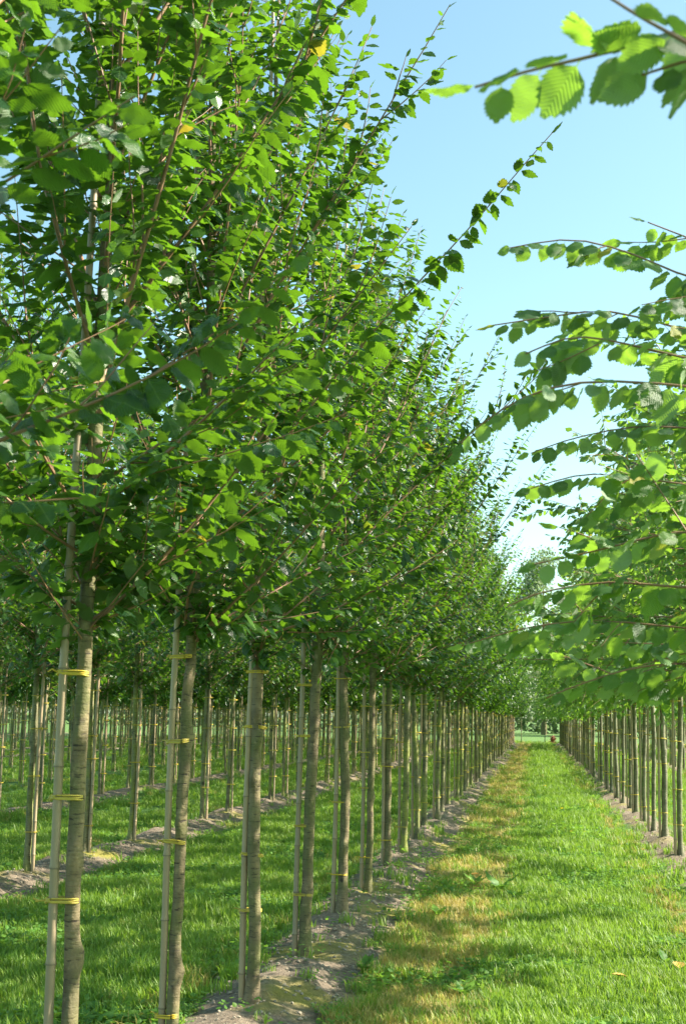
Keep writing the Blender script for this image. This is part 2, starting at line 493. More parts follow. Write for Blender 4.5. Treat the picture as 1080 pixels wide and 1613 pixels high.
def grow(seed, kind, H=5.9, skip=None, custom=(), dens=1.0, n_main=None, reach=1.0, trim=None):
    """returns trunk polyline, radii, list of branches [(polylines+radii), leaves]"""
    r = np.random.default_rng(seed)
    ts = np.linspace(0, 1, 40)
    wob = np.cumsum(r.normal(0, 0.0045, (40, 2)), 0)
    wob -= wob[0] + (wob[-1] - wob[0]) * ts[:, None]
    lean = r.normal(0, 0.012, 2)
    TP = np.stack([wob[:, 0] + lean[0] * ts * H * .4, wob[:, 1] + lean[1] * ts * H * .4, ts * H], 1)
    r0 = r.uniform(0.030, 0.039)
    TR = np.where(ts * H < 2.0, r0 * (1 - 0.12 * ts * H / 2), r0 * 0.88 * (1 - (ts * H - 2) / (H - 2 + .01)) ** 0.8 + 0.004)
    TR[0] *= 1.18
    br = []
    zlo = r.uniform(1.80, 1.93)
    if kind == 'l':
        nm = n_main or 31
        for i in range(nm):
            u = (i + r.uniform(0, .6)) / nm
            z0 = zlo + (H - zlo - 1.0) * u ** 1.45
            az = i * 2.399 + r.uniform(-.35, .35) + seed
            th = math.radians(np.interp(u, [0, .3, 1], [47, 37, 18]) + r.uniform(-5, 5))
            ln = np.interp(u, [0, .35, 1], [2.6, 2.6, 1.1]) * r.uniform(.7, 1.15) * reach
            if i < 9:
                th = math.radians(58 + r.uniform(-12, 14)); ln *= r.uniform(.28, .6); az = i * 0.785 + r.uniform(-.3, .3)
            br.append(('m', z0, az, th, ln))
    else:
        nm = n_main or 25
        for i in range(nm):
            u = (i + r.uniform(0, .6)) / nm
            z0 = 1.84 + (H - 1.84 - 0.7) * u ** 1.2
            az = i * 2.399 + r.uniform(-.35, .35) + seed
            th = math.radians(np.interp(u, [0, .5, 1], [80, 64, 34]) + r.uniform(-8, 8))
            ln = np.interp(u, [0, .5, 1], [1.75, 1.8, 0.8]) * r.uniform(.8, 1.15) * reach
            br.append(('m', z0, az, th, ln))
    res = []
    size = 0.094 if kind == 'l' else 0.083
    def at_z(z):
        return np.array([np.interp(z, TP[:, 2], TP[:, 0]), np.interp(z, TP[:, 2], TP[:, 1]), z])
    for (_, z0, az, th, ln) in br:
        d = np.array([math.cos(az) * math.sin(th), math.sin(az) * math.sin(th), math.cos(th)])
        if skip is not None and skip(z0, d, ln):
            continue
        p0 = at_z(z0)
        if trim is not None:
            ln = trim(z0, d, ln)
        if kind == 'l':
            P = curve(p0, d, ln, 10, up=0.22, jit=0.03, r=r)
        else:
            P = curve(p0, d, ln, 10, up=-0.25 if th > .8 else 0.0, jit=0.045, r=r)
        res.append([P, 0.0068 * (ln / 2) ** .5 + .0015, None])
    for P in custom:
        P = np.asarray(P, float)
        q = np.linspace(0, 1, 16); s = np.linspace(0, 1, len(P))
        # smooth through the points
        Q = np.stack([np.interp(q, s, P[:, i]) for i in range(3)], 1)
        Q[1:-1] = (Q[:-2] + Q[1:-1] * 2 + Q[2:]) / 4
        res.append([Q, 0.006 if kind == 'l' else 0.0045, 'c'])
    out = []
    for P, rad, tag in res:
        tubes = [(P, np.linspace(rad, 0.0018, len(P)))]
        lv = []
        step = (0.026 if kind == 'l' else 0.028) / dens * (1 if not tag else .8 if kind == 'l' else .70)
        size_ = size * (1.12 if tag and kind == 'l' else 1.02 if tag and seed == 300 else .92 if tag and kind == 'r' and P[-1][2] < 3.2 else 1)
        a = leaves_on(P, step, 0.12, size_ * 1.05, r, kind)
        if a: lv.append(a)
        Lt = np.linalg.norm(np.diff(P, axis=0), axis=1).sum()
        ns = int(Lt * (1.0 if kind == 'r' else np.interp(P[0][2], [2.2, 4.0], [1.0, .55])) / (0.20 if kind == 'l' else 0.135) * ((0.12 if kind == 'l' else 0.32 if seed != 300 else 0.04) if tag else 1.0))
        for k in range(ns):
            f = (k + r.uniform(.2, 1)) / (ns + .5)
            f = 0.05 + f * 0.83
            idx = f * (len(P) - 1); i0 = int(idx)
            p = P[i0] + (P[min(i0 + 1, len(P) - 1)] - P[i0]) * (idx - i0)
            T = norm(P[min(i0 + 1, len(P) - 1)] - P[i0])
            q_ = norm(np.cross(T, r.normal(0, 1, 3) * np.array([1, 1, .5])))
            if kind == 'r':
                q_ = norm(q_ * np.array([1, 1, 0.35]))
            ang = math.radians(r.uniform(14, 30) if kind == 'l' else r.uniform(35, 65))
            dd = T * math.cos(ang) + q_ * math.sin(ang)
            l2 = r.uniform(0.25, 0.80) * (1 - 0.5 * f) * (0.5 if tag else 1)
            Q = curve(p, dd, l2, 4, up=0.25 if kind == 'l' else -0.12, jit=0.06, r=r)
            tubes.append((Q, np.linspace(min(rad * .45, .004), 0.0012, 5)))
            b = leaves_on(Q, step * 0.92, 0.05, size_ * 0.95, r, kind)
            if b: lv.append(b)
        out.append((tubes, cat_leaves(lv) if lv else None))
    # leader leaves
    tl = leaves_on(TP[14:], 0.035, 0.05, size * .9, r, kind)
    # short spurs on the leader
    lv = [tl]
    tubes = []
    for k in range(60 if kind == 'l' else 34):
        z = 1.80 + (H - 1.90) * r.random() ** 1.5 if k > 14 else r.uniform(1.78, 2.25)
        p = at_z(z); az = r.uniform(0, 6.28)
        d = np.array([math.cos(az), math.sin(az), r.uniform(.3, 1.1)])
        if skip is not None and skip(z, norm(d), 0.4):
            continue
        Q = curve(p, d, r.uniform(.2, .5), 4, up=.2, jit=.06, r=r)
        tubes.append((Q, np.linspace(.0035, .0012, 5)))
        lv.append(leaves_on(Q, 0.034, 0.04, size * .95, r, kind))
    out.append((tubes, cat_leaves([x for x in lv if x])))
    return TP, TR, out

def trunk_mesh(TP, TR, r, name, mat, sides=12, knots=0, fine=True, extra=None, twigmat=None):
    mb = MB()
    if fine:
        zz = np.concatenate([np.linspace(0, 2.3, 70), np.linspace(2.4, TP[-1, 2], 30)])
    else:
        zz = np.concatenate([np.linspace(0, 2.1, 8), np.linspace(2.5, TP[-1, 2], 6)])
    P = np.stack([np.interp(zz, TP[:, 2], TP[:, 0]), np.interp(zz, TP[:, 2], TP[:, 1]), zz], 1)
    R = np.interp(zz, TP[:, 2], TR)
    R = R[:, None] * np.ones(sides)
    if fine:
        R *= 1 + r.normal(0, .012, R.shape)
        R *= (1 + 0.35 * np.exp(-np.maximum(zz, 0) / .045))[:, None]
        R *= (1 + 0.05 * np.sin(zz * 7 + r.uniform(0, 6)) * np.exp(-zz * .2))[:, None]
        ang = np.arange(sides) / sides * 2 * math.pi
        for k in range(knots):
            kz = r.uniform(0.4, 1.85); ka = r.choice([-2.6, -.5, -1.5, .2, 3.0]) + r.normal(0, .3); h = r.uniform(.35, .95)
            da = np.angle(np.exp(1j * (ang - ka)))
            R += R.mean() * h * np.exp(-((zz - kz) / 0.035) ** 2)[:, None] * np.exp(-(da / 0.55) ** 2)[None]
    P[0, 2] = -0.12
    tube(mb, P, R, sides)
    if extra:
        for Q, rad in extra:
            st = slice(None, None, 1 if fine else 2)
            Q2, r2 = Q[st], rad[st]
            if len(Q2) >= 2:
                tube(mb, Q2, r2, 5 if fine else 3, mat=1, cap=False)
    return mb.mesh(name, [mat, twigmat or M['twig']])

# ------------------------------------------------------------------ ground
ROWS_L = [-1.5, -4.85, -8.1, -11.35, -14.6, -17.85, -21.1, -24.35, -27.6, -30.85, -34.1, -37.35, -40.6, -43.85]
ROWS_R = [1.68, 4.95, 8.2, 11.45, 14.7]
ROWS = np.array(ROWS_L + ROWS_R)
END = 93.0

def row_dist(x):
    return np.abs(x[..., None] - ROWS).min(-1)

def nz(x, y, s, o=0.0):
    return noise.noise(Vector((x * s + o, y * s + o * .7, o)))

def smooth_field(xs, ys, s, o, amp=1.0):
    return np.array([[nz(x, y, s, o) * amp for x in xs] for y in ys])

def ground_height(x, y):
    """same height used for the sheet and for whatever stands on it"""
    d = np.abs(np.asarray(ROWS) - x).min()
    on = 1.0 if 0 < y < END + 1 else 0.0
    w = 0.32 + 0.10 * nz(x, y, 0.9, 3.1)
    m = math.exp(-(d / w) ** 2) * (0.10 + 0.07 * nz(x, y, 1.3, 9.2)) * on
    rough = 0.034 * nz(x, y, 5.0, 2.0) * math.exp(-(d / .5) ** 2) * on
    rough += 0.028 * nz(x, y, 11.0, 5.0) * math.exp(-(d / .45) ** 2) * on
    return m + rough + 0.02 * nz(x, y, 0.8, 1.0) - 0.02

def axis(parts):
    a = []
    for lo, hi, st in parts:
        a += list(np.arange(lo, hi, st))
    return np.array(a)
gx = axis([(-700, -60, 80), (-60, -9, 1.0), (-9, -5.6, 0.2), (-5.6, 2.6, 0.06), (2.6, 9, 0.3), (9, 60, 3), (60, 701, 80)])
gy = axis([(-60, 2, 4), (2, 5.6, 0.2), (5.6, 13, 0.06), (13, 22, 0.12), (22, 40, 0.35), (40, 110, 1.2), (110, 200, 10), (200, 1300, 90)])
X, Y = np.meshgrid(gx, gy)
Z = np.array([[ground_height(x, y) if (-45 < x < 16 and 0 < y < 97) else -0.02 for x in gx] for y in gy])
d = row_dist(X)
inrow = ((Y > 0) & (Y < END + 1)).astype(float)
wn_ = np.array([[nz(x, y, 1.2, 4.0) if (-45 < x < 16 and 0 < y < 97) else 0 for x in gx] for y in gy])
soil = np.clip(1.15 - d / (0.54 + 0.26 * wn_), 0, 1) * inrow
soil = np.maximum(soil, np.clip(1.2 - np.abs(X + 4.72) / (0.56 + 0.2 * wn_), 0, 1) * inrow)
# wider bare strip at the foot of the row left of the path
dl = np.abs(X + 1.33)
soil = np.maximum(soil, np.clip(1.2 - dl / (0.40 + 0.18 * wn_), 0, 1) * inrow)
dry = np.clip(1.25 - np.abs(X + 0.68) / 0.48, 0, 1) * 1.0 + 0.55 * np.clip(1.0 - np.abs(d - 0.5) / 0.25, 0, 1)
dry = np.clip(dry, 0, 1) * inrow
dry = np.maximum(dry, 0.35 * (Y > END))
def soil_at(x, y):
    d = float(np.abs(ROWS - x).min()); w = nz(x, y, 1.2, 4.0)
    s = max(0, min(1, 1.2 - abs(x + 4.72) / (0.56 + 0.2 * w)), min(1, 1.15 - d / (0.54 + 0.26 * w)))
    return max(s, max(0, min(1, 1.2 - abs(x + 1.33) / (0.40 + 0.18 * w)))) if 0 < y < END + 1 else 0
def dry_at(x, y):
    if not 0 < y < END + 1:
        return 0.3
    d = float(np.abs(ROWS - x).min())
    return min(1, max(0, 1.25 - abs(x + 0.68) / 0.48) + 0.55 * max(0, 1 - abs(d - .5) / .25))
mb = MB()
nx, ny = len(gx), len(gy)
i, j = np.meshgrid(np.arange(nx - 1), np.arange(ny - 1))
q = (j * nx + i).ravel()
mb.add(np.stack([X, Y, Z], -1).reshape(-1, 3), np.stack([q, q + 1, q + nx + 1, q + nx], -1))
gm = mb.mesh('ground', M['ground'])
for nm_, arr in (('soil', soil), ('dry', dry)):
    a_ = gm.attributes.new(nm_, 'FLOAT', 'POINT')
    a_.data.foreach_set('value', arr.astype(np.float32).ravel())
go = obj('ground', gm, kind='structure')
go['label'] = 'mown grass lanes between low ridges of bare sandy soil'

# ------------------------------------------------------------------ scatter (geometry nodes)
HIDDEN = {}
def scatter(name, pts, rots, scales, protos, label):
    """one object whose points carry copies of small plants"""
    coll = bpy.data.collections.new(name + '_kinds')
    for k, me in enumerate(protos):
        coll.objects.link(bpy.data.objects.new(f'{name}_kind', me))
    me = bpy.data.meshes.new(name)
    me.vertices.add(len(pts))
    me.vertices.foreach_set('co', np.asarray(pts, np.float32).ravel())
    a = me.attributes.new('rot', 'FLOAT_VECTOR', 'POINT'); a.data.foreach_set('vector', np.asarray(rots, np.float32).ravel())
    a = me.attributes.new('scl', 'FLOAT', 'POINT'); a.data.foreach_set('value', np.asarray(scales, np.float32))
    a = me.attributes.new('pick', 'INT', 'POINT'); a.data.foreach_set('value', RNG.integers(0, len(protos), len(pts)).astype(np.int32))
    o = obj(name, me, kind='stuff')
    o['label'] = label
    ng = bpy.data.node_groups.new(name + '_scatter', 'GeometryNodeTree')
    ng.interface.new_socket('Geometry', in_out='INPUT', socket_type='NodeSocketGeometry')
    ng.interface.new_socket('Geometry', in_out='OUTPUT', socket_type='NodeSocketGeometry')
    N = ng.nodes; L = ng.links
    gi = N.new('NodeGroupInput'); g_o = N.new('NodeGroupOutput')
    m2p = N.new('GeometryNodeMeshToPoints')
    iop = N.new('GeometryNodeInstanceOnPoints')
    ci = N.new('GeometryNodeCollectionInfo')
    ci.inputs['Collection'].default_value = coll
    ci.inputs['Separate Children'].default_value = True
    ci.inputs['Reset Children'].default_value = True
    iop.inputs['Pick Instance'].default_value = True
    def na(nm, typ):
        q = N.new('GeometryNodeInputNamedAttribute'); q.data_type = typ; q.inputs['Name'].default_value = nm
        return [s for s in q.outputs if s.enabled and s.name == 'Attribute'][0]
    L.new(gi.outputs[0], m2p.inputs[0]); L.new(m2p.outputs[0], iop.inputs['Points'])
    L.new(ci.outputs[0], iop.inputs['Instance'])
    L.new(na('pick', 'INT'), iop.inputs['Instance Index'])
    e2r = N.new('FunctionNodeEulerToRotation')
    L.new(na('rot', 'FLOAT_VECTOR'), e2r.inputs[0]); L.new(e2r.outputs[0], iop.inputs['Rotation'])
    L.new(na('scl', 'FLOAT'), iop.inputs['Scale'])
    L.new(iop.outputs[0], g_o.inputs[0])
    md = o.modifiers.new('scatter', 'NODES'); md.node_group = ng
    return o

def tuft(seed, mat, n=16, h=(0.04, 0.095), spread=0.06, w=0.0030, lean=0.5):
    r = random.Random(seed); mb = MB()
    for k in range(n):
        a = r.uniform(0, 6.283); rr = spread * math.sqrt(r.random())
        x, y = rr * math.cos(a), rr * math.sin(a)
        H = r.uniform(*h); a2 = r.uniform(0, 6.283); ln = r.uniform(.1, lean) * H * 1.3
        dx, dy = math.cos(a2), math.sin(a2); sx, sy = -dy * w, dx * w
        V = [(x - sx, y - sy, -.01), (x + sx, y + sy, -.01),
             (x + dx * ln * .35 - sx * .8, y + dy * ln * .35 - sy * .8, H * .6), (x + dx * ln * .35 + sx * .8, y + dy * ln * .35 + sy * .8, H * .6),
             (x + dx * ln, y + dy * ln, H * r.uniform(.75, 1))]
        mb.add(V, [(0, 1, 3, 2)]); mb.f.append((np.array([[2, 3, 4]], np.int32) + mb.nv - 5, 0))
    return mb.mesh('tuft', mat)

def clover(seed, mat, n=9, spread=0.06, size=0.028):
    r = np.random.default_rng(seed); mb = MB()
    a = r.uniform(0, 6.28, n); rr = spread * np.sqrt(r.random(n))
    p = np.stack([rr * np.cos(a), rr * np.sin(a), r.uniform(.01, .05, n)], 1)
    az = r.uniform(0, 6.28, n)
    al = np.stack([np.cos(az), np.sin(az), r.uniform(-.1, .7, n)], 1)
    L = dict(p=p, along=al, nrm=np.array([0, 0, 1.]) + r.normal(0, .35, (n, 3)), size=r.uniform(.7, 1.3, n) * size, var=r.random(n))
    add_leaves(mb, L, 'r', 2)
    return mb.mesh('clover', mat)

cand_n = 0
gpts, dpts, cpts, spts = [], [], [], []
bands = [(6.3, 10, 430), (10, 14, 260), (14, 20, 150), (20, 30, 80), (30, 45, 40), (45, 66, 16), (66, 100, 6)]
R_ = np.random.default_rng(3)
for y0, y1, den in bands:
    xl, xr = -(0.46 * y1 + .6), (0.13 * y1 + .6)
    xl = max(xl, -26)
    n = int((xr - xl) * (y1 - y0) * den)
    xs = R_.uniform(xl, xr, n); ys = R_.uniform(y0, y1, n)
    keep = (xs > -(0.47 * ys + .5)) & (xs < 0.13 * ys + .5)
    if y0 > 14:   # far left lanes need fewer
        keep &= (xs > -6) | (R_.random(n) < .5)
    for x, y in zip(xs[keep], ys[keep]):
        nn = nz(x, y, 5, 7.0)
        s = soil_at(x, y) + 0.35 * nn
        if s > 0.50 and R_.random() > 0.05 + (0.12 if s < .7 else 0):
            if y < 22 and R_.random() < .55:
                spts.append((x, y))
            continue
        dq = dry_at(x, y)
        dr = 0.0 + dq * 1.35 + (0.2 + .4 * dq) * nz(x, y, 2.2, 2.0)
        cl = nz(x, y, 0.9, 12.0) + 0.25 * (0.3 < s)
        u = R_.random()
        if cl > 0.20 and u < .7 and y < 30:
            cpts.append((x, y))
        elif u < dr * .95 and u < .9:
            dpts.append((x, y))
        else:
            gpts.append((x, y))
def place(pl, smin, smax, grow_far=True):
    P, Rr, Sc = [], [], []
    for x, y in pl:
        P.append((x, y, ground_height(x, y)))
        Rr.append((R_.normal(0, .12), R_.normal(0, .12), R_.uniform(0, 6.28)))
        far = 1 + max(0, y - 14) * 0.02 if grow_far else 1
        big = 1 + 0.6 * nz(x, y, 1.1, 31.0) + 0.3 * nz(x, y, 4.0, 11.0)
        Sc.append(R_.uniform(smin, smax) * min(far, 1.9) * big)
    return P, Rr, Sc
scatter('grass', *place(gpts, .75, 1.35), [tuft(s, M['grass'], 24, w=.0024 + .0005 * (s % 3)) for s in range(6)],
        'lush green grass growing in the lanes between the rows')
scatter('dry_grass', *place(dpts, .6, 1.05), [tuft(20 + s, M['dry'] if s != 2 else M['grass'], 16, (0.04, 0.10), .06, .0026, .9) for s in range(4)],
        'straw yellow dry grass along the edge of the lane')
scatter('clover', *place(cpts, .8, 1.35), [clover(s, M['leaf_s']) for s in range(5)],
        'low bright green clover and chickweed between the grass')
def clod(seed):
    r = np.random.default_rng(seed); mb = MB()
    V = norm(np.array([(0, 0, 1), (1, 0, 0), (0, 1, 0), (-1, 0, 0), (0, -1, 0), (.7, .7, .5), (-.7, .6, .5), (-.6, -.7, .5), (.7, -.7, .5)])) * r.uniform(.6, 1.1, (9, 1)) * .012
    mb.add(V, [(0, 5, 6), (0, 6, 7), (0, 7, 8), (0, 8, 5), (5, 1, 2), (5, 2, 6), (6, 2, 3), (6, 3, 7), (7, 3, 4), (7, 4, 8), (8, 4, 1), (8, 1, 5)])
    return mb.mesh('clod', M['clod'], smooth=False)
scatter('soil_crumbs', *place(spts, .4, 1.6, False), [clod(s) for s in range(4)], 'loose crumbs of pale dry soil on the row ridges')

# ------------------------------------------------------------------ trees
def spaced(y0, step, n=80):
    return [y0 + step * k for k in range(n)]
rows = {}
rows['L1'] = (-1.5, [2.4, 4.0, 5.52] + [y for y in spaced(7.14, 1.645) if y < END])
rows['R1'] = (1.68, [y for y in spaced(1.43, 1.65) if y < END])
rows['L2'] = (-4.85, [y for y in spaced(7.45, 1.64) if y < END])
for k, x in enumerate(ROWS_L[2:]):
    rows[f'L{k+3}'] = (x, [y for y in spaced(6.2 + (k * 0.73) % 1.64, 1.64) if y < END])
for k, x in enumerate(ROWS_R[1:4]):
    rows[f'R{k+2}'] = (x, [y for y in spaced(30.2 + (k * .6) % 1.6, 1.66) if y < END])  # near part of these rows left out so sunlight reaches the lane
# gaps seen in the photograph
gaps = {('L2', 6)}

def in_view(x, y):
    # crown radius about 1.4 m, frame edges at x = -0.43 y and x = 0.115 y
    return y > 1 and x > -(0.44 * y + 1.4) and x < 0.12 * y + 1.6
spots = []
for rn, (x, ys) in rows.items():
    for idx, y in enumerate(ys):
        if (rn, idx) in gaps:
            continue
        if in_view(x, y) or (rn == 'R1' and y < 14):
            xx_ = x + (0.075 if (rn, idx) == ('L1', 1) else 0)   # planted slightly out of line
            spots.append([rn, idx, xx_, y, math.hypot(x, y)])
spots.sort(key=lambda s: s[4] + (0 if s[0] in ('L1', 'R1') else 6))
single, mass = spots[:298], spots[298:]

# custom long branches, world coordinates relative to nothing (metres)
CUST = {
 ('L1', 2): [[(-1.5, 5.5, 1.98), (-1.45, 5.3, 2.15), (-1.28, 5.15, 2.34), (-1.14, 5.05, 2.49), (-0.98, 5.0, 2.70), (-0.78, 5.0, 2.95), (-0.60, 5.0, 3.17), (-0.38, 5.0, 3.41), (-0.22, 5.0, 3.58), (-0.07, 5.0, 3.77), (0.08, 5.0, 3.94)]],
 ('R1', 0): [[(1.68, 1.43, 2.1), (1.1, 1.48, 2.35), (0.6, 1.5, 2.46), (0.22, 1.5, 2.44), (0.09, 1.5, 2.40), (-0.0, 1.5, 2.385), (-0.07, 1.5, 2.365)],
             [(1.68, 1.43, 2.2), (1.0, 1.45, 2.25), (0.5, 1.45, 2.28), (0.23, 1.45, 2.34), (0.18, 1.45, 2.38), (0.12, 1.45, 2.42), (0.07, 1.45, 2.46)],
             [(1.68, 1.43, 2.0), (1.0, 1.5, 2.2), (0.5, 1.52, 2.33), (0.3, 1.5, 2.37), (0.2, 1.5, 2.39), (0.13, 1.5, 2.37)]],
 ('R1', 1): [[(1.68, 3.08, 2.1), (1.1, 3.15, 2.36), (0.54, 3.2, 2.45), (0.37, 3.2, 2.49), (0.23, 3.2, 2.53), (0.10, 3.2, 2.56), (-0.02, 3.2, 2.51)],
             [(1.68, 3.08, 1.95), (1.1, 3.05, 2.25), (0.50, 3.0, 2.34), (0.35, 3.0, 2.37), (0.13, 3.0, 2.39), (-0.01, 3.0, 2.36), (-0.12, 3.0, 2.29), (-0.17, 3.0, 2.24)],
             [(1.68, 3.08, 2.3), (1.1, 3.3, 2.64), (0.58, 3.5, 2.76), (0.41, 3.5, 2.80), (0.28, 3.5, 2.87), (0.11, 3.5, 2.93), (-0.07, 3.5, 2.90)],
             [(1.68, 3.08, 1.85), (1.1, 3.2, 1.98), (0.54, 3.3, 2.04), (0.38, 3.3, 2.08), (0.25, 3.3, 2.05), (0.14, 3.3, 2.02), (0.0, 3.3, 1.99)],
             [(1.68, 3.08, 1.80), (1.1, 3.3, 1.90), (0.55, 3.4, 1.94), (0.38, 3.4, 1.94), (0.19, 3.4, 1.96), (0.01, 3.4, 1.93), (-0.07, 3.4, 1.89)]],
 ('R1', 2): [[(1.68, 4.73, 2.2), (1.1, 4.1, 2.5), (0.61, 3.6, 2.64), (0.42, 3.6, 2.68), (0.21, 3.6, 2.75), (0.04, 3.6, 2.73), (-0.11, 3.6, 2.71)],
             [(1.68, 4.73, 2.1), (1.2, 4.5, 2.42), (0.72, 4.3, 2.54), (0.5, 4.3, 2.56), (0.33, 4.3, 2.57), (0.12, 4.3, 2.53), (-0.01, 4.3, 2.48)],
             [(1.68, 4.73, 2.0), (1.1, 4.2, 2.2), (0.64, 3.9, 2.25), (0.45, 3.9, 2.30), (0.30, 3.9, 2.32), (0.15, 3.9, 2.34), (-0.01, 3.9, 2.29)],
             [(1.68, 4.73, 2.5), (1.1, 4.0, 2.78), (0.63, 3.7, 2.90), (0.44, 3.7, 2.99), (0.33, 3.7, 3.04)],
             [(1.68, 4.73, 1.85), (1.2, 4.2, 1.88), (0.62, 3.8, 1.85), (0.39, 3.8, 1.87), (0.18, 3.8, 1.89), (-0.02, 3.8, 1.87), (-0.21, 3.8, 1.81)],
             [(1.68, 4.73, 1.82), (1.1, 4.0, 1.80), (0.56, 3.5, 1.73), (0.39, 3.5, 1.76), (0.24, 3.5, 1.74), (0.10, 3.5, 1.69), (0.03, 3.5, 1.66)]],
}
def make_skip(rn, x, y):
    if rn == 'R1' and y < 7:
        def sk(z0, d, ln):
            tipx = x + d[0] * ln; tipy = y + d[1] * ln; tipz = z0 + d[2] * ln * .7
            edge = 0.125 * max(tipy, .2) + 0.16
            if y < 2.5:
                return tipx < edge + .2
            return tipx < edge and tipz > 2.15
        return sk
    return None

def make_trim(rn, idx, x, y):
    # the front trees of the left row keep their upper shoots close; further along they spread over the lane
    if rn == 'L1' and 1 <= idx <= 5:
        def tr(z0, d, ln):
            for _ in range(12):
                tx, ty, tz = x + d[0] * ln * .92, y + d[1] * ln * .92, z0 + d[2] * ln * 1.02
                if tx > -0.10 * ty and (tz - 1.6) / max(ty, 1) > 0.33:
                    ln *= .92
            return ln
        return tr
    return None

ORD = ['first', 'second', 'third', 'fourth', 'fifth', 'sixth', 'seventh', 'eighth', 'ninth', 'tenth', 'eleventh', 'twelfth', 'thirteenth',
       'fourteenth', 'fifteenth', 'sixteenth', 'seventeenth', 'eighteenth', 'nineteenth', 'twentieth']
ROWNAME = {'L1': 'row along the left edge of the grass lane', 'R1': 'row along the right edge of the grass lane',
           'L2': 'second row left of the lane', 'L3': 'third row left of the lane', 'L4': 'fourth row left of the lane',
           'L5': 'fifth row left of the lane', 'L6': 'sixth row left of the lane', 'L7': 'seventh row left of the lane', 'L8': 'eighth row left of the lane',
           'R2': 'row behind the right-hand row', 'R3': 'row far behind the right-hand row', 'R4': 'row far behind the right-hand row'}
# how many trunks of a row stand in front of the first one whose trunk shows
FIRST = {'L1': 1, 'R1': 9, 'L2': 3, 'L3': 0, 'L4': 0}
SPECIAL = {
 ('L1', 0): ('hornbeam out of frame whose big blurred leaves fill the top left corner', 'bamboo cane of the hornbeam just outside the bottom left corner'),
 ('L1', 1): ('nearest hornbeam, pale knobbly trunk at the lower left with a large dark crown', 'thick grey bamboo cane tied to the nearest trunk at lower left'),
 ('L1', 2): ('young hornbeam with two dark knots, its long shoot leaning up into the sky', 'pale bamboo cane lit white by the sun, second from the left in front'),
 ('L1', 3): ('young hornbeam with a wide mossy trunk rising at the bottom edge of the picture', 'bamboo cane of the tree whose foot touches the bottom edge'),
 ('L1', 4): ('slim hornbeam on the first bare soil mound, third foot visible from the bottom', 'bamboo cane pressed close to the trunk on the nearest full soil mound'),
 ('R1', 0): ('broad-leaved tree out of frame, blurred toothed leaves hanging at the top right', 'bamboo cane out of frame beside the blurred top right leaves'),
 ('R1', 1): ('broad-leaved tree out of frame sending arched leafy shoots into the right sky', 'bamboo cane out of frame beside the arched shoots on the right'),
 ('R1', 2): ('broad-leaved tree out of frame with level leafy branches hanging over the lane', 'bamboo cane out of frame beside the level branches on the right'),
}
SHORT = {'L1': 'left lane row', 'R1': 'right lane row', 'L2': 'second row left'}
def tree_label(rn, idx, small=False):
    sp = 'broad-leaved tree' if rn[0] == 'R' else 'hornbeam'
    if (rn, idx) in SPECIAL:
        return SPECIAL[(rn, idx)][0], None
    k = idx - FIRST.get(rn, 0) - sum(1 for g_ in gaps if g_[0] == rn and g_[1] < idx)
    if rn == 'R1' and idx < 9:
        return f'{sp} out of frame, its leaves hanging in {ORD[idx - 3]} after the level branches', None
    if rn in SHORT and idx >= FIRST[rn] and k < 20:
        return f'staked {sp} with straight trunk, {ORD[k]} trunk from the front in the {SHORT[rn]}', None
    if rn == 'L2' and idx < 3:
        return f'{["nearest", "second", "third"][idx]} hornbeam crown of the second row, at the left edge', None
    g = f'small distant trees in the {ROWNAME.get(rn, "rows far to the left")}'
    return f'small distant {sp} among crowded trunks, {ROWNAME.get(rn, "rows far to the left")}', g
def stake_label(rn, idx):
    if (rn, idx) in SPECIAL:
        return SPECIAL[(rn, idx)][1], None
    k = idx - FIRST.get(rn, 0) - sum(1 for g_ in gaps if g_[0] == rn and g_[1] < idx)
    if rn == 'R1' and idx < 9:
        return f'bamboo cane hidden right of the frame beside the {ORD[idx]} broad-leaved tree', None
    if rn in SHORT and idx >= FIRST[rn] and k < 20:
        return f'bamboo cane tied in yellow to the {ORD[k]} trunk of the {SHORT[rn]}', None
    if rn == 'L2' and idx < 3:
        return f'bamboo cane at the left edge beside the {["nearest", "second", "third"][idx]} second-row tree', None
    nm = ROWNAME.get(rn, "rows far to the left")
    return f'thin distant cane among crowded trunks, {nm}', f'distant bamboo canes in the {nm}'

LEAF_OBJ = {(k, s): None for k in 'lr' for s in range(7)}
for (k, s) in LEAF_OBJ:
    V, F, U = TPL[(k, 0)][s]
    mb = MB(); mb.add(V, F, U)
    LEAF_OBJ[(k, s)] = mb.mesh('leaf', M['leaf_l' if k == 'l' else 'leaf_r'])
CAMP = np.array([0, 0, EYE])
CR = np.array([list(xc), list(yc), list(zc)]).T      # world -> camera

def leaf_px(P, size):
    c = (P - CAMP) @ CR.T
    dep = -c[:, 2]
    u = 540 + F_PX * c[:, 0] / np.maximum(dep, .01); v = 806.5 - F_PX * c[:, 1] / np.maximum(dep, .01)
    ok = (dep > .3) & (u > -20) & (u < 1100) & (v > -20) & (v < 1630)
    return np.where(ok, size / np.maximum(dep, .3) * F_PX, 0)

